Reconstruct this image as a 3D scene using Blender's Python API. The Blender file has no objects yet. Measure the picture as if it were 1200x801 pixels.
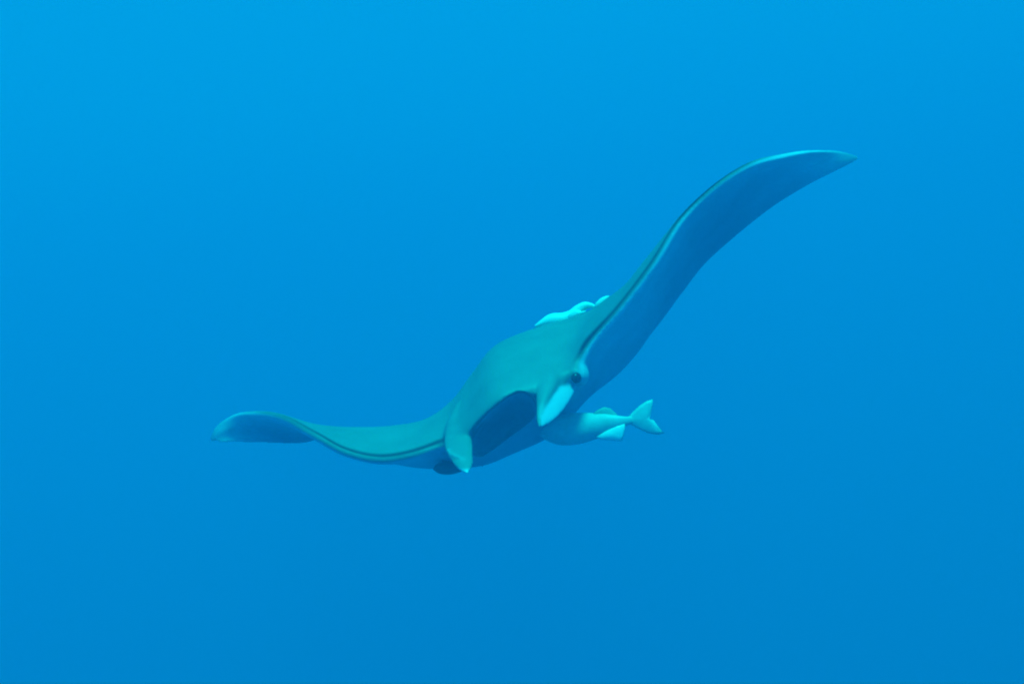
import bpy, bmesh, math
import numpy as np
from mathutils import Vector, Matrix
from mathutils.kdtree import KDTree

# ------------------------------------------------------------------ camera, sky, sun, exposure
scene = bpy.context.scene
COL = scene.collection
LENS, SENSOR = 60.0, 36.0
cam_data = bpy.data.cameras.new('camera')
cam_data.lens = LENS
cam_data.sensor_width = SENSOR
cam_data.clip_start = 0.05
cam_data.clip_end = 2000
cam = bpy.data.objects.new('camera', cam_data)
ROLL = Matrix.Rotation(math.radians(7), 4, 'Y')          # the diver holds the camera a little off level
cam.rotation_euler = (ROLL @ Matrix.Rotation(math.radians(90), 4, 'X')).to_euler()
COL.objects.link(cam)
scene.camera = cam

SUN_EL, SUN_AZ = math.radians(68), math.radians(28)      # azimuth: from straight behind the camera towards the right
world = bpy.data.worlds.new('World')
scene.world = world
world.use_nodes = True
nt = world.node_tree
nt.nodes.clear()
sky = nt.nodes.new('ShaderNodeTexSky')
sky.sky_type = 'NISHITA'
sky.sun_disc = False
sky.sun_elevation = SUN_EL
sun_dir = Vector((math.sin(SUN_AZ) * math.cos(SUN_EL), -math.cos(SUN_AZ) * math.cos(SUN_EL), math.sin(SUN_EL)))
sky.sun_rotation = math.atan2(sun_dir.x, sun_dir.y)
bg = nt.nodes.new('ShaderNodeBackground')
bg.inputs['Strength'].default_value = 0.12
wo = nt.nodes.new('ShaderNodeOutputWorld')
nt.links.new(sky.outputs[0], bg.inputs[0])
nt.links.new(bg.outputs[0], wo.inputs[0])

sun_data = bpy.data.lights.new('sun', 'SUN')
sun_data.energy = 5.0
sun_data.angle = math.radians(14)                        # softened by the rippled sea surface overhead
sun_data.color = (1.0, 0.96, 0.9)
sun = bpy.data.objects.new('sun', sun_data)
sun.rotation_euler = sun_dir.to_track_quat('Z', 'Y').to_euler()
sun.location = (0, 0, 30)
COL.objects.link(sun)

vs = scene.view_settings
vs.view_transform = 'Standard'
vs.look = 'None'
vs.gamma = 1
vs.use_curve_mapping = False
vs.exposure = 0.56

scene.render.engine = 'CYCLES'
cy = scene.cycles
cy.use_denoising = True
cy.max_bounces = 12
cy.diffuse_bounces = 4
cy.volume_bounces = 3
cy.transparent_max_bounces = 8
cy.sample_clamp_indirect = 10
cy.filter_width = 2.0                                   # soft underwater lens

# ------------------------------------------------------------------ the sea water, one even volume
WATER_TOP, WATER_BOTTOM, WATER_HALF = 12.0, -100.0, 200.0


def link(name, mesh, mat=None, parent=None):
    o = bpy.data.objects.new(name, mesh)
    COL.objects.link(o)
    if mat:
        mesh.materials.append(mat)
    if parent:
        o.parent = parent
        o.matrix_parent_inverse = Matrix.Translation(-parent.location)
    return o


def water_material():
    m = bpy.data.materials.new('sea_water')
    m.use_nodes = True
    t = m.node_tree
    t.nodes.clear()
    v = t.nodes.new('ShaderNodeVolumePrincipled')
    v.inputs['Color'].default_value = (0.012, 0.0545, 0.123, 1)
    v.inputs['Absorption Color'].default_value = (0.0, 0.85, 0.92, 1)
    v.inputs['Density'].default_value = 0.30
    v.inputs['Anisotropy'].default_value = 0.0
    o = t.nodes.new('ShaderNodeOutputMaterial')
    t.links.new(v.outputs[0], o.inputs['Volume'])
    return m


bm = bmesh.new()
bmesh.ops.create_cube(bm, size=1)
for v in bm.verts:
    v.co.x *= 2 * WATER_HALF
    v.co.y *= 2 * WATER_HALF
    v.co.z = WATER_TOP if v.co.z > 0 else WATER_BOTTOM
me = bpy.data.meshes.new('haze')
bm.to_mesh(me)
bm.free()
haze = link('haze', me, water_material())
haze['kind'] = 'stuff'
haze['label'] = 'clear blue open sea water all around the ray'
haze['category'] = 'water'

# ------------------------------------------------------------------ helpers
FPX = 1200 * LENS / SENSOR
SHIFT = 3.6                      # the ray's head is 8.5 m away


def P(px, py, d):
    """A photo pixel (1200 x 801) at a depth of d + SHIFT metres in front of the camera."""
    d = d + SHIFT
    return np.array([(px - 600.0) / FPX * d, d, (400.5 - py) / FPX * d])


def unit(v):
    v = np.asarray(v, float)
    return v / (np.linalg.norm(v) + 1e-12)


def crom(p0, p1, p2, p3, n, alpha=0.5):
    """Centripetal Catmull-Rom between p1 and p2, n samples, end left out."""
    t0 = 0.0
    t1 = t0 + max(np.linalg.norm(p1 - p0), 1e-4) ** alpha
    t2 = t1 + max(np.linalg.norm(p2 - p1), 1e-4) ** alpha
    t3 = t2 + max(np.linalg.norm(p3 - p2), 1e-4) ** alpha
    out = []
    for k in range(n):
        t = t1 + (t2 - t1) * k / n
        a1 = (t1 - t) / (t1 - t0) * p0 + (t - t0) / (t1 - t0) * p1
        a2 = (t2 - t) / (t2 - t1) * p1 + (t - t1) / (t2 - t1) * p2
        a3 = (t3 - t) / (t3 - t2) * p2 + (t - t2) / (t3 - t2) * p3
        b1 = (t2 - t) / (t2 - t0) * a1 + (t - t0) / (t2 - t0) * a2
        b2 = (t3 - t) / (t3 - t1) * a2 + (t - t1) / (t3 - t1) * a3
        out.append((t2 - t) / (t2 - t1) * b1 + (t - t1) / (t2 - t1) * b2)
    return out


def hermite(ts, vals, n_sub):
    """Smooth interpolation of an array of values (first axis) over the parameters ts."""
    ts = np.asarray(ts, float)
    vals = np.asarray(vals, float)
    m = np.zeros_like(vals)
    for i in range(len(ts)):
        if i == 0:
            m[i] = (vals[1] - vals[0]) / (ts[1] - ts[0])
        elif i == len(ts) - 1:
            m[i] = (vals[-1] - vals[-2]) / (ts[-1] - ts[-2])
        else:
            h0, h1 = ts[i] - ts[i - 1], ts[i + 1] - ts[i]
            d0, d1 = (vals[i] - vals[i - 1]) / h0, (vals[i + 1] - vals[i]) / h1
            m[i] = (d0 * h1 + d1 * h0) / (h0 + h1)
    out = []
    for i in range(len(ts) - 1):
        h = ts[i + 1] - ts[i]
        for k in range(n_sub):
            s = k / n_sub
            out.append((2 * s**3 - 3 * s**2 + 1) * vals[i] + (s**3 - 2 * s**2 + s) * h * m[i]
                       + (-2 * s**3 + 3 * s**2) * vals[i + 1] + (s**3 - s**2) * h * m[i + 1])
    out.append(vals[-1])
    return np.array(out)


def loft(rings):
    """Closed rings -> vertex list and faces, both ends closed with a fan."""
    nr, k = len(rings), len(rings[0])
    verts = [tuple(p) for r in rings for p in r]
    faces = []
    for i in range(nr - 1):
        for j in range(k):
            a, b = i * k + j, i * k + (j + 1) % k
            faces.append((a, b, b + k, a + k))
    for i, flip in ((0, True), (nr - 1, False)):
        c = len(verts)
        verts.append(tuple(np.mean(rings[i], axis=0)))
        for j in range(k):
            a, b = i * k + j, i * k + (j + 1) % k
            faces.append((c, b, a) if flip else (c, a, b))
    return verts, faces


def mesh_from(name, verts, faces, smooth=True):
    m = bpy.data.meshes.new(name)
    m.from_pydata([tuple(map(float, v)) for v in verts], [], faces)
    m.validate()
    b = bmesh.new()
    b.from_mesh(m)
    bmesh.ops.recalc_face_normals(b, faces=b.faces)
    b.to_mesh(m)
    b.free()
    if smooth:
        m.polygons.foreach_set('use_smooth', [True] * len(m.polygons))
    m.update()
    return m


def tube_rings(centres, wvecs, tvecs, k=20, power=2.0):
    """Super-elliptic rings: wvecs and tvecs are half-axis vectors at each centre."""
    rings = []
    for c, w, t in zip(centres, wvecs, tvecs):
        r = []
        for j in range(k):
            a = 2 * math.pi * j / k
            ca, sa = math.cos(a), math.sin(a)
            ca = math.copysign(abs(ca) ** (2 / power), ca)
            sa = math.copysign(abs(sa) ** (2 / power), sa)
            r.append(c + w * ca + t * sa)
        rings.append(np.array(r))
    return rings


def paddle(pts, halfw, halft, wdir, n_sub=5, k=20):
    """A flat tapering lobe along pts; wdir is the way its width runs."""
    pts = np.array(pts)
    ts = np.concatenate([[0], np.cumsum(np.linalg.norm(np.diff(pts, axis=0), axis=1))])
    c = hermite(ts, pts, n_sub)
    w = hermite(ts, np.array(halfw)[:, None], n_sub)[:, 0]
    t = hermite(ts, np.array(halft)[:, None], n_sub)[:, 0]
    wd = hermite(ts, np.array(wdir, float), n_sub)
    tan = np.gradient(c, axis=0)
    wv, tv = [], []
    for i in range(len(c)):
        tg = unit(tan[i])
        u = unit(wd[i] - tg * np.dot(wd[i], tg))
        v = np.cross(tg, u)
        wv.append(u * max(w[i], 0.002))
        tv.append(v * max(t[i], 0.002))
    return loft(tube_rings(c, wv, tv, k))


def evaluated(obj):
    dg = bpy.context.evaluated_depsgraph_get()
    dg.update()
    return bpy.data.meshes.new_from_object(obj.evaluated_get(dg))


# ------------------------------------------------------------------ materials
def skin_material(name, pale, dark, rough=0.45, attr=True, spec=0.35, mottle=0.12, scale=9.0, edge=None, glow=0.0):
    """Fish skin: dark back, pale belly (by the mesh's own 'belly' attribute), mottling and fine relief."""
    m = bpy.data.materials.new(name)
    m.use_nodes = True
    t = m.node_tree
    b = t.nodes['Principled BSDF']
    b.inputs['Roughness'].default_value = rough
    b.inputs['Specular IOR Level'].default_value = spec
    tc = t.nodes.new('ShaderNodeTexCoord')
    n1 = t.nodes.new('ShaderNodeTexNoise')
    n1.inputs['Scale'].default_value = scale
    n1.inputs['Detail'].default_value = 6
    n1.inputs['Roughness'].default_value = 0.6
    t.links.new(tc.outputs['Object'], n1.inputs['Vector'])
    mix = t.nodes.new('ShaderNodeMix')
    mix.data_type = 'RGBA'
    mix.inputs['A'].default_value = (*dark, 1)
    mix.inputs['B'].default_value = (*pale, 1)
    if attr:
        at = t.nodes.new('ShaderNodeAttribute')
        at.attribute_name = 'belly'
        ad = t.nodes.new('ShaderNodeMath')
        ad.operation = 'MULTIPLY_ADD'
        t.links.new(n1.outputs['Fac'], ad.inputs[0])
        ad.inputs[1].default_value = 0.25
        t.links.new(at.outputs['Fac'], ad.inputs[2])
        rm = t.nodes.new('ShaderNodeMapRange')
        rm.interpolation_type = 'SMOOTHSTEP'
        rm.inputs['From Min'].default_value = 0.30
        rm.inputs['From Max'].default_value = 0.95
        t.links.new(ad.outputs[0], rm.inputs['Value'])
        t.links.new(rm.outputs[0], mix.inputs['Factor'])
    else:
        mix.inputs['Factor'].default_value = 1.0
    if edge:
        ea = t.nodes.new('ShaderNodeAttribute')
        ea.attribute_name = 'rim'
        em = t.nodes.new('ShaderNodeMix')
        em.data_type = 'RGBA'
        t.links.new(ea.outputs['Fac'], em.inputs['Factor'])
        t.links.new(mix.outputs['Result'], em.inputs['A'])
        em.inputs['B'].default_value = (*edge, 1)
        mix = em
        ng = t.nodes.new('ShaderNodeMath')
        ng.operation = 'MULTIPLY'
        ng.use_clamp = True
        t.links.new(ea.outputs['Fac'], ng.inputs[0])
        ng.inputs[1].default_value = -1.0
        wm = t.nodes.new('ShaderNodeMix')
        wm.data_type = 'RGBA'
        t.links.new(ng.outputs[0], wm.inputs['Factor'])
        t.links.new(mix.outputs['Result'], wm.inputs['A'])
        wm.inputs['B'].default_value = (0.88, 0.84, 0.92, 1)  # whiter skin, and light painted into the colour, where rim is negative
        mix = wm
        thin = t.nodes.new('ShaderNodeAttribute')
        thin.attribute_name = 'thin'
    mul = t.nodes.new('ShaderNodeMix')
    mul.data_type = 'RGBA'
    mul.blend_type = 'MULTIPLY'
    mul.inputs['Factor'].default_value = 1.0
    mr = t.nodes.new('ShaderNodeMapRange')
    mr.inputs['From Min'].default_value = 0.3
    mr.inputs['From Max'].default_value = 0.7
    mr.inputs['To Min'].default_value = 1 - mottle
    mr.inputs['To Max'].default_value = 1 + mottle
    t.links.new(n1.outputs['Fac'], mr.inputs['Value'])
    t.links.new(mix.outputs['Result'], mul.inputs['A'])
    t.links.new(mr.outputs[0], mul.inputs['B'])
    t.links.new(mul.outputs['Result'], b.inputs['Base Color'])
    n2 = t.nodes.new('ShaderNodeTexNoise')
    n2.inputs['Scale'].default_value = 70
    n2.inputs['Detail'].default_value = 3
    t.links.new(tc.outputs['Object'], n2.inputs['Vector'])
    bp = t.nodes.new('ShaderNodeBump')
    bp.inputs['Strength'].default_value = 0.15
    bp.inputs['Distance'].default_value = 0.004
    t.links.new(n2.outputs['Fac'], bp.inputs['Height'])
    t.links.new(bp.outputs[0], b.inputs['Normal'])
    if edge or glow:                                     # thin fin edges let some light through
        tr = t.nodes.new('ShaderNodeBsdfTranslucent')
        t.links.new(mul.outputs['Result'], tr.inputs['Color'])
        ms = t.nodes.new('ShaderNodeMixShader')
        if edge:
            k = t.nodes.new('ShaderNodeMath')
            k.operation = 'MULTIPLY'
            k.inputs[1].default_value = 0.7
            t.links.new(thin.outputs['Fac'], k.inputs[0])
            t.links.new(k.outputs[0], ms.inputs[0])
        else:
            ms.inputs[0].default_value = glow
        t.links.new(b.outputs[0], ms.inputs[1])
        t.links.new(tr.outputs[0], ms.inputs[2])
        t.links.new(ms.outputs[0], t.nodes['Material Output'].inputs['Surface'])
    return m


def eye_material():
    m = bpy.data.materials.new('eye')
    m.use_nodes = True
    t = m.node_tree
    b = t.nodes['Principled BSDF']
    n = t.nodes.new('ShaderNodeTexNoise')
    n.inputs['Scale'].default_value = 30
    r = t.nodes.new('ShaderNodeValToRGB')
    r.color_ramp.elements[0].color = (0.006, 0.008, 0.010, 1)
    r.color_ramp.elements[1].color = (0.05, 0.055, 0.06, 1)
    t.links.new(n.outputs['Fac'], r.inputs[0])
    t.links.new(r.outputs[0], b.inputs['Base Color'])
    b.inputs['Roughness'].default_value = 0.3
    return m


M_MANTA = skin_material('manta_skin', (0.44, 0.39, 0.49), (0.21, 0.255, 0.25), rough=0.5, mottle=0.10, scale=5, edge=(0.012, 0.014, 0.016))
M_PALE = skin_material('pale_remora_skin', (0.93, 0.93, 0.91), (0.7, 0.7, 0.68), rough=0.3, spec=0.6, attr=False, mottle=0.06, scale=14)
M_GREY = skin_material('grey_remora_skin', (0.60, 0.62, 0.62), (0.5, 0.5, 0.5), attr=False, mottle=0.12, scale=12)
M_FIN = skin_material('grey_fin_skin', (0.82, 0.84, 0.82), (0.5, 0.5, 0.5), attr=False, mottle=0.10, scale=20, glow=.3)
M_OLIVE = skin_material('olive_fin_skin', (0.42, 0.44, 0.42), (0.3, 0.3, 0.3), attr=False, mottle=0.10, scale=20)
M_DARK = skin_material('dark_remora_skin', (0.09, 0.10, 0.11), (0.05, 0.05, 0.05), attr=False, mottle=0.15, scale=12)
M_EYE = eye_material()

# ------------------------------------------------------------------ manta ray
# One row per section across the span, from the ray's right wing tip to its left one.
# le: leading edge (wing) or upper lip; lo: lower lip; te: trailing edge; up: crest of the back; dn: belly line.
# thin wing sections give td / tv (thickness of the back / belly side, metres) in place of up / dn.
SECT = [
    dict(le=(247.5, 514, 5.81), te=(251, 517.5, 5.72), td=.014, tv=.014),
    dict(le=(252, 503, 5.78), te=(268, 517, 5.685), td=.018, tv=.030),
    dict(le=(268, 489, 5.68), te=(293, 517, 5.68), td=.020, tv=.038),
    dict(le=(298, 484, 5.46), te=(326, 516.5, 5.78), td=.026, tv=.030),
    dict(le=(334, 491, 5.22), te=(358, 515, 5.98), td=.042, tv=.024),
    dict(le=(368, 510, 5.06), te=(388, 508, 6.15), up=(376, 497.5, 5.52), tv=.020),
    dict(le=(404, 530, 5.02), te=(420, 507, 6.22), up=(412, 500.5, 5.58), tv=.026),
    dict(le=(445, 539, 5.00), te=(462, 508, 6.28), up=(458, 499, 5.62), tv=.050),
    dict(le=(485, 533, 5.00), te=(508, 502, 6.34), up=(500, 490, 5.65), dn=(486, 547, 5.45)),
    dict(le=(519, 518, 5.02), lo=(520, 524, 5.02), te=(550, 482, 6.42), up=(531, 467, 5.68), dn=(522, 549, 5.45)),
    dict(le=(546, 509, 4.92), lo=(556, 531, 5.02), te=(590, 456, 6.50), up=(556, 434, 5.70), dn=(560, 546, 5.35)),
    dict(le=(584, 470, 4.87), lo=(595, 507, 5.04), te=(622, 436, 6.56), up=(586, 401, 5.74), dn=(602, 531, 5.40)),
    dict(le=(625, 458, 4.91), lo=(634, 483, 5.06), te=(655, 424, 6.50), up=(633, 382, 5.76), dn=(650, 508, 5.45)),
    dict(le=(664, 440, 5.02), lo=(670, 452, 5.06), te=(690, 400, 6.42), up=(682, 368, 5.70), dn=(690, 466, 5.55)),
    dict(le=(690, 405, 5.10), te=(730, 416, 6.34), up=(710, 351, 5.60), dn=(723, 439, 5.78)),
    dict(le=(726, 363, 5.06), te=(764, 384, 6.26), up=(737, 330.5, 5.48), dn=(758, 395, 5.80)),
    dict(le=(766, 310, 5.04), te=(797, 342, 6.18), up=(759, 303, 5.38), tv=.030),
    dict(le=(800, 256, 5.06), te=(824, 308, 6.10), up=(800, 258, 5.36), tv=.022),
    dict(le=(831, 224.5, 5.11), te=(850, 284, 6.02), td=.036, tv=.016),
    dict(le=(871, 196.5, 5.20), te=(893, 249, 5.95), td=.028, tv=.012),
    dict(le=(918, 182, 5.44), te=(938, 220, 5.86), td=.020, tv=.010),
    dict(le=(962, 176.5, 5.69), te=(974, 202, 5.82), td=.013, tv=.008),
    dict(le=(991, 179, 5.81), te=(995, 192, 5.83), td=.012, tv=.010),
    dict(le=(1004, 183, 5.84), te=(1005, 186.5, 5.84), td=.010, tv=.009),
]


NS = 20                          # ring points between two control points


def section_ring(i):
    s = SECT[i]
    le, te = P(*s['le']), P(*s['te'])
    a, b = SECT[max(i - 1, 0)], SECT[min(i + 1, len(SECT) - 1)]
    chord = te - le
    n = unit(np.cross(P(*b['le']) - P(*a['le']), chord))
    if i < 5:                                            # the curled right tip: let the back side turn steadily
        w = i / 5.0
        g = np.array([.25 - .15 * w, .95 - .55 * w, .45 + .40 * w])
        cu = unit(chord)
        n = unit(g - cu * np.dot(g, cu))
    up = P(*s['up']) if 'up' in s else le + .34 * chord + n * s['td']
    dn = P(*s['dn']) if 'dn' in s else le + .34 * chord - n * s['tv']
    cl = np.linalg.norm(chord)
    tip = min(.013, .018 * cl + .006)
    tt = .0115 if i < 6 else max(.6 * tip, .0075)
    if 'lo' in s:
        hi, lo = le, P(*s['lo'])
    else:
        hi, lo = le + n * tip, le - n * tip
    fwd = unit(le - te)
    c_up = .48 * up + .52 * hi + n * .22 * np.dot(up - hi, n)
    c_dn = .5 * dn + .5 * lo - n * .16 * max(np.dot(lo - dn, n), 0)
    t_up = .5 * up + .5 * te + n * .10 * max(np.dot(up - te, n), 0) * .5 + n * .007
    t_dn = .5 * dn + .5 * te - n * .05 * max(np.dot(te - dn, n), 0) - n * .007
    ctl = [te + n * tt, t_up, up, c_up, hi, lo, c_dn, dn, t_dn, te - n * tt]
    ring = []
    K = len(ctl)
    for j in range(K):
        ring += crom(ctl[(j - 1) % K], ctl[j], ctl[(j + 1) % K], ctl[(j + 2) % K], NS)
    return np.array(ring)


N_RING = 10 * NS
rings = np.array([section_ring(i) for i in range(len(SECT))])
les = np.array([P(*s['le']) for s in SECT])
ts = np.concatenate([[0], np.cumsum(np.linalg.norm(np.diff(les, axis=0), axis=1))])
all_rings = hermite(ts, rings, 15)
v_body, f_body = loft(list(all_rings))
# colour along each ring: belly is 0 on the back and 1 underneath; rim is 1 on the dark line along
# the front edge, negative where light is painted in: strip below it, wing tips, underside
station = np.linspace(0, len(SECT) - 1, len(all_rings))
uu = np.arange(N_RING) / NS
a_body, e_body, t_body = [], [], []
for st in station:
    left = np.clip((st - 11.5) / 1.5, 0, 1)                  # 0 on the right wing, 1 on the left
    outer = np.clip((st - 16.6) / 1.2, 0, 1)
    b0 = 4.65 - .45 * max(left, np.clip((4.5 - st) / 1.5, 0, 1))
    belly = np.clip((uu - b0) / .4, 0, 1)
    belly[uu > 8.95] = .2
    on_wing = min(1, (abs(st - 11.5) / 2.3)) ** 6 * np.clip(min(st - 3.0, 20.0 - st), 0, 1)
    root = max(0, 1 - abs(st - 14.0) / .8)
    mid = 3.94 + .26 * outer
    dark = np.clip(2.0 * (1 - np.abs(uu - mid) / (.16 + .42 * outer + .12 * root)), 0, 1)
    white = np.clip(1.4 - np.abs(uu - 4.85) / .20, 0, 1) * (1 - dark) * left * (1 - outer)  # sunlit strip under the left front edge, painted into the skin
    tip_light = np.clip((3.4 - st) / 2.2, 0, 1) + .9 * np.clip((st - 18.2) / 2.6, 0, 1)  # glow of the wing tips, painted as whiter skin
    fade = (.62 - .25 * np.clip(1.5 - abs(st - 17.5), 0, 1)) * np.clip((7.8 - uu) / 2.2, 0, 1) * (uu > 4.9) * np.clip(abs(st - 11.2) - 2, 0, 1)   # painted shading: underside paler towards the front edge, less so mid-wing
    a_body += list(belly)
    e_body += list(on_wing * (dark - .7 * white) - np.maximum(.8 * tip_light, fade))
    t_body += [float(np.clip((2.6 - st) / 2, 0, 1) + np.clip((st - 20.5) / 2, 0, 1))] * N_RING
t_body += [1.0, 1.0]
a_body += [.5, .5]
e_body += [-.6, -.6]

body_tmp = link('tmp_body', mesh_from('tmp_body', v_body, f_body))

# the open mouth: a cavity cut between the lips, narrowing towards the throat
mouth_outline = [(547, 513), (556, 499), (568, 486), (583, 473), (596, 463.5), (607, 458.5), (616, 459), (623, 464), (628, 472),
                 (629, 481), (624, 489), (612, 498.5), (598, 508), (584, 519), (572, 528), (562, 534), (552, 534), (547, 525)]
mc = (592, 492)
cut_rings = []
for d, sc, dx, dy in ((4.55, 1.0, 0, 0), (4.92, 1.0, 0, 0), (5.05, .96, 1, 2), (5.15, .88, 2, 5), (5.24, .74, 3, 8), (5.31, .50, 4, 10), (5.35, .2, 4, 10)):
    cut_rings.append(np.array([P(mc[0] + (x - mc[0]) * sc + dx, mc[1] + (y - mc[1]) * sc + dy, d) for x, y in mouth_outline]))
v_cut, f_cut = loft(cut_rings)
cut = link('tmp_cut', mesh_from('tmp_cut', v_cut, f_cut))
mod = body_tmp.modifiers.new('mouth', 'BOOLEAN')
mod.operation = 'DIFFERENCE'
mod.solver = 'EXACT'
mod.object = cut
m_cut = evaluated(body_tmp)

# horn-like lobes beside the mouth, the bulge round each eye: joined into the same skin
extra = []


def add_extra(vf, val, white=0.0):
    v, f = vf
    m = mesh_from('tmp_extra', v, f)
    extra.append((m, val, white))


# right lobe, broad side to the camera, a rolled fold near its tip
add_extra(paddle([P(544, 476, 5.30), P(541, 488, 5.215), P(537.5, 503, 5.065), P(537, 519, 4.912), P(541, 535, 4.78), P(545.5, 548, 4.70), P(547.5, 554, 4.66)],
                 [.045, .064, .074, .073, .058, .034, .006], [.040, .042, .036, .026, .018, .014, .005],
                 [(1, .10, .22)] * 7), 0.12, lambda v: -.7 if v.co.z < P(546, 549.5, 4.69)[2] else 0.0)
add_extra(paddle([P(523.5, 526, 4.84), P(528, 531.5, 4.795), P(535, 535, 4.755), P(541, 537.5, 4.74), P(545, 540.5, 4.735)],
                 [.004, .008, .010, .008, .004], [.004, .008, .010, .008, .004], [(0, 0, 1)] * 5, n_sub=3, k=10), 0.35, -.1)
# left lobe: dark front edge running down from the brow, pale outer face turned to the side
add_extra(paddle([P(641, 436, 5.12), P(641, 450, 4.985), P(637, 465, 4.87), P(633, 480, 4.78), P(631.3, 491, 4.71), P(632, 500, 4.655)],
                 [.070, .060, .038, .020, .012, .005], [.050, .042, .028, .016, .011, .005],
                 [(1, -.1, .25)] * 6, n_sub=12, k=24), 0.05)
add_extra(paddle([P(661, 440, 5.22), P(658, 452, 5.06), P(652, 466, 4.92), P(645, 479, 4.82), P(638.5, 491, 4.73), P(634, 500, 4.67)],
                 [.078, .074, .066, .054, .033, .006], [.040, .028, .020, .016, .013, .005],
                 [(.62, .70, .10)] * 6, n_sub=12), 0.95, lambda v: -1.0 if 8 <= v.index % 20 <= 11 else -.3)  # highlight painted along the lobe's front edge, outer face pale


def ellipsoid(c, r, axis_x, k=18):
    ax = unit(axis_x)
    ay = unit(np.cross((0, 0, 1), ax))
    az = np.cross(ax, ay)
    cs, w, t = [], [], []
    for i in range(13):
        a = -math.pi / 2 + math.pi * (i + .15) / 12.3
        cs.append(c + ax * r[0] * math.sin(a))
        w.append(ay * r[1] * max(math.cos(a), .03))
        t.append(az * r[2] * max(math.cos(a), .03))
    return loft(tube_rings(cs, w, t, k))


add_extra(ellipsoid(P(676, 438, 5.13), (.062, .110, .072), (.8, -.1, .25)), 0.40, lambda v: -.5 if v.co.x > P(679, 438, 5.13)[0] else 0.0)
add_extra(ellipsoid(P(524, 522, 5.08), (.045, .075, .050), (-.8, -.3, -.3)), 0.3)

bmj = bmesh.new()
bmj.from_mesh(m_cut)
for m, *_ in extra:
    bmj.from_mesh(m)
m_join = bpy.data.meshes.new('tmp_join')
bmj.to_mesh(m_join)
bmj.free()
join = link('tmp_join', m_join)
rm = join.modifiers.new('skin', 'REMESH')
rm.mode = 'VOXEL'
rm.voxel_size = 0.0068
rm.adaptivity = 0
sm = join.modifiers.new('soften', 'SMOOTH')
sm.factor = 0.5
sm.iterations = 7
body_mesh = evaluated(join)
body_mesh.name = 'body'

# carry the belly attribute over from the sections to the joined skin
src_p, src_n, src_a, src_e, src_t = [], [], [], [], []
mt = body_tmp.data
nrm = [v.normal.copy() for v in mt.vertices]
for v, n_, a_, e_, t_ in zip(mt.vertices, nrm, a_body, e_body, t_body):
    src_t.append(t_); src_e.append(e_); src_p.append(v.co.copy()); src_n.append(n_); src_a.append(a_)
for m, val, white in extra:
    for v in m.vertices:
        src_t.append(0.0); src_e.append(white(v) if callable(white) else white); src_p.append(v.co.copy()); src_n.append(v.normal.copy()); src_a.append(val)
mcut = cut.data
for v in mcut.vertices:
    if v.co.y > 4.95 + SHIFT:
        src_t.append(0.0); src_e.append(-0.35); src_p.append(v.co.copy()); src_n.append(-v.normal); src_a.append(0.75)
kd = KDTree(len(src_p))
for i, p in enumerate(src_p):
    kd.insert(p, i)
kd.balance()
vals, rims, thins = [], [], []
for v in body_mesh.vertices:
    num = den = rim = thn = 0.0
    for co, i, dist in kd.find_n(v.co, 8):
        w = max(v.normal.dot(src_n[i]) + .05, 1e-3) / (dist + .004) ** 2
        num += w * src_a[i]
        den += w
        rim += w * src_e[i]
        thn += w * src_t[i]
    vals.append(num / den)
    rims.append(rim / den)
    thins.append(thn / den)
# soften the colour borders, and the skin where the lobes grow out of the head
ed = np.empty(2 * len(body_mesh.edges), int)
body_mesh.edges.foreach_get('vertices', ed)
ed = ed.reshape(-1, 2)
nv = len(body_mesh.vertices)
deg = np.bincount(ed.ravel(), minlength=nv).astype(float)[:, None]


def relax(x):
    acc = np.zeros_like(x)
    np.add.at(acc, ed[:, 0], x[ed[:, 1]])
    np.add.at(acc, ed[:, 1], x[ed[:, 0]])
    return acc / deg


av = np.array([vals, rims]).T
for _ in range(3):
    av = .5 * av + .5 * relax(av)
vals, rims = av[:, 0], av[:, 1]
co = np.empty(3 * nv)
body_mesh.vertices.foreach_get('co', co)
co = co.reshape(-1, 3)
soft = np.zeros((nv, 1))
for c, rad in ((P(541, 495, 5.02), .20), (P(641, 446, 5.00), .11), (P(676, 425, 5.06), .08)):
    d2 = ((co - c) ** 2).sum(axis=1, keepdims=True)
    soft = np.maximum(soft, np.clip(1.5 - 1.5 * np.sqrt(d2) / rad, 0, 1))
for _ in range(34):
    co += .6 * soft * (relax(co) - co)
body_mesh.vertices.foreach_set('co', co.ravel())
body_mesh.update()
att = body_mesh.attributes.new('belly', 'FLOAT', 'POINT')
att.data.foreach_set('value', vals)
att = body_mesh.attributes.new('thin', 'FLOAT', 'POINT')
att.data.foreach_set('value', thins)
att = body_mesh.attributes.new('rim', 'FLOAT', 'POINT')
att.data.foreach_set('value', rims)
body_mesh.materials.clear()
body_mesh.polygons.foreach_set('use_smooth', [True] * len(body_mesh.polygons))
for o in (body_tmp, cut, join):
    bpy.data.objects.remove(o, do_unlink=True)


def thing(name, label, cat, loc, group=None):
    o = bpy.data.objects.new(name, None)
    o.empty_display_size = .1
    COL.objects.link(o)
    o.location = loc
    o['label'] = label
    o['category'] = cat
    if group:
        o['group'] = group
    return o


manta = thing('manta_ray', 'big manta ray banking with mouth open and wings raised', 'manta ray', Vector(P(604, 500, 5.4)))
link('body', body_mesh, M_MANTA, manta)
for c in ((675.5, 442.5, 5.03), (527, 524, 5.04)):
    v, f = ellipsoid(P(*c), (.022, .030, .028), (.7, -.7, 0))
    link('eye', mesh_from('eye', v, f), M_EYE, manta)
tail_pts = [P(616, 432, 6.30), P(622, 430, 6.60), P(628, 431, 7.0), P(634, 433, 7.5), P(640, 436, 8.0)]
v, f = paddle(tail_pts, [.05, .028, .018, .011, .004], [.04, .024, .016, .010, .004], [(1, 0, .3)] * 5)
link('tail', mesh_from('tail', v, f), M_MANTA, manta)


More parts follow.
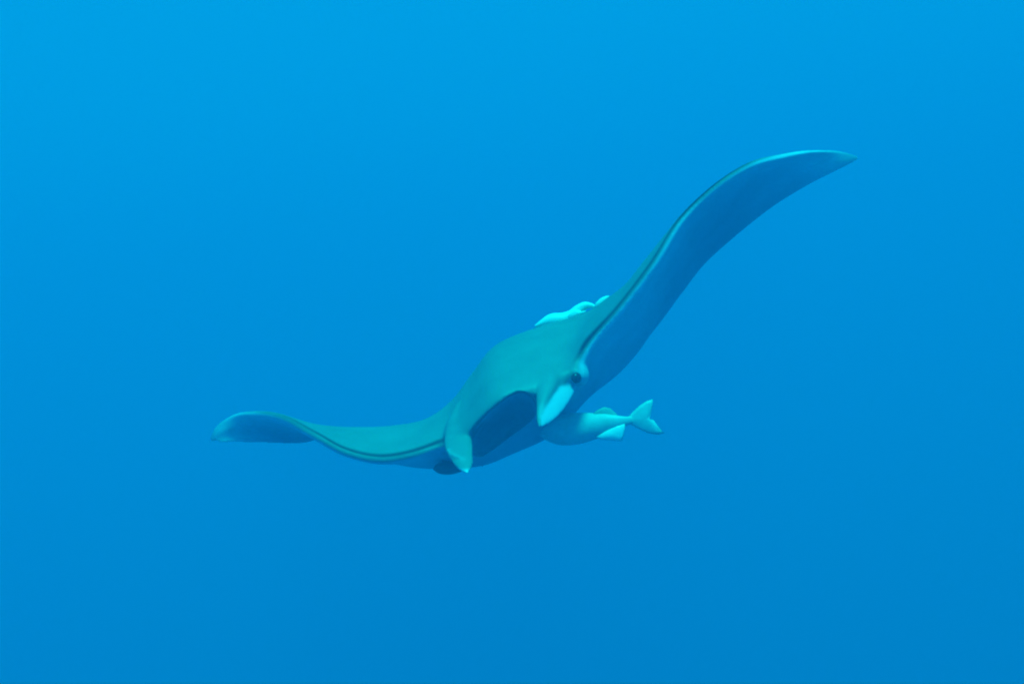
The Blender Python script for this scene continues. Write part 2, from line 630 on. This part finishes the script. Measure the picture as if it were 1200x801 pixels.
# ------------------------------------------------------------------ remoras
def fin_plate(outline, t=.004, side=(0, 1, 0)):
    """A thin fin from an outline of 3-D points: full thickness inside, sharp at the rim."""
    o = np.array(outline)
    # resample the outline smoothly but keep its corners
    c = o.mean(axis=0)
    s = unit(side)
    n = len(o)
    verts, faces = [], []
    for p in o:
        verts.append(p)
    for sg in (1, -1):
        for p in o:
            verts.append(c + (p - c) * .82 + s * sg * t)
    verts.append(c + s * t * 1.3)
    verts.append(c - s * t * 1.3)
    for j in range(n):
        k = (j + 1) % n
        faces.append((j, k, n + k, n + j))
        faces.append((k, j, 2 * n + j, 2 * n + k))
        faces.append((n + j, n + k, 3 * n))
        faces.append((2 * n + k, 2 * n + j, 3 * n + 1))
    return verts, faces


def fish_body(pts, hh, hw, up):
    """pts: spine; hh: half heights; hw: half widths; up: the way its height runs."""
    return paddle(pts, hh, hw, [up] * len(pts), n_sub=6, k=24)


# the remora hanging under the belly, tail to the side
G = 'remoras riding on the ray'
r1 = thing('remora', 'grey remora hanging below the belly with forked tail spread', 'remora', Vector(P(680, 500, 5.22)))
spine = [P(622, 494, 5.30), P(634, 499, 5.28), P(652, 503, 5.25), P(674, 502, 5.22), P(698, 498.5, 5.18), P(718, 495, 5.15), P(734, 493, 5.14), P(741, 491.5, 5.135)]
v, f = fish_body(spine, [.012, .045, .076, .082, .066, .042, .024, .018], [.012, .050, .068, .064, .046, .026, .012, .008], (0.08, 0, 1))
link('body', mesh_from('body', v, f), M_GREY, r1)
D = 5.14
v, f = fin_plate([P(x, y, D) for x, y in ((735, 489), (742, 482), (750, 474.5), (758, 469.5), (765, 467.5), (764.5, 476), (763, 484), (761, 490.5),
                                          (766, 492), (771, 499), (779, 507.5), (770, 509), (759, 507), (748, 502), (740, 497.5), (735, 496))], .006, (.1, 1, .1))
link('caudal_fin', mesh_from('caudal_fin', v, f), M_FIN, r1)
v, f = fin_plate([P(x, y, D + .03) for x, y in ((690, 489), (700, 480), (708, 476.5), (715, 478), (722, 484), (727, 490), (728, 493), (710, 495))], .006, (.1, 1, .1))
link('dorsal_fin', mesh_from('dorsal_fin', v, f), M_OLIVE, r1)
v, f = fin_plate([P(x, y, D - .01) for x, y in ((697, 512), (710, 505), (722, 499), (732, 496), (732.5, 503), (731, 511), (728, 516.5), (718, 516), (707, 515))], .006, (.1, 1, .1))
link('anal_fin', mesh_from('anal_fin', v, f), M_PALE, r1)

# the white remora lying along the far side of the back
r2 = thing('remora', 'bright white remora lying bent along the top of the back', 'remora', Vector(P(670, 372, 5.85)))
D = 5.82
spine = [P(627, 382, D), P(634, 379, D), P(646, 375, D), P(660, 373.5, D), P(670, 369.5, D), P(678, 362, D), P(687, 357.5, D), P(693, 358, D), P(699, 360, D)]
v, f = fish_body(spine, [.006, .018, .036, .036, .032, .026, .020, .014, .009], [.010, .022, .036, .036, .030, .024, .018, .012, .008], (-.35, .1, 1))
link('body', mesh_from('body', v, f), M_PALE, r2)
v, f = fin_plate([P(x, y, D - .01) for x, y in ((696, 360), (698.5, 354), (704, 349), (710, 346.5), (714.5, 346), (712, 350.5), (707, 355.5), (701, 360.5))], .006, (.1, 1, .2))
link('caudal_fin', mesh_from('caudal_fin', v, f), M_PALE, r2)
v, f = fin_plate([P(x, y, D - .03) for x, y in ((664, 371), (672, 363), (678, 363), (681, 364.5), (687, 363.5), (686, 366), (678, 370), (668, 374))], .006, (.1, 1, .2))
link('pectoral_fin', mesh_from('pectoral_fin', v, f), M_PALE, r2)

v, f = ellipsoid(P(635.5, 378.5, 5.805), (.005, .006, .006), (.3, -1, 0), k=10)
link('eye', mesh_from('eye', v, f), M_EYE, r2)

# the small dark one tucked under the root of the right wing
r3 = thing('remora', 'small dark remora tucked under the wing beside the lower head lobe', 'remora', Vector(P(524, 548, 5.2)))
spine = [P(509, 549, 5.12), P(513, 548.5, 5.14), P(521, 548, 5.19), P(532, 546.5, 5.27), P(545, 543.5, 5.36), P(556, 540, 5.44)]
v, f = fish_body(spine, [.008, .022, .034, .036, .028, .012], [.008, .024, .036, .036, .026, .010], (0.08, 0, 1))
link('body', mesh_from('body', v, f), M_DARK, r3)
a, b = P(553, 541, 5.42), P(566, 535.5, 5.56)
z = np.array([0, 0, 1.0])
v, f = fin_plate([a + z * .008, a * .5 + b * .5 + z * .028, b + z * .05, a * .2 + b * .8, b - z * .05, a * .5 + b * .5 - z * .028, a - z * .008], .004, (1, -.4, 0))
link('caudal_fin', mesh_from('caudal_fin', v, f), M_DARK, r3)
a, b = P(534, 549, 5.28), P(546, 546, 5.37)
v, f = fin_plate([a + z * .03, b + z * .03, b - z * .002, a * .4 + b * .6 - z * .012, a - z * .004], .004, (1, -.4, 0))
link('anal_fin', mesh_from('anal_fin', v, f), M_DARK, r3)
for r in (r1, r2, r3):
    r['group'] = G

# everything above is laid out in the camera's axes; level it with the water
for o in (manta, r1, r2, r3):
    o.matrix_world = ROLL @ Matrix.Translation(o.location)
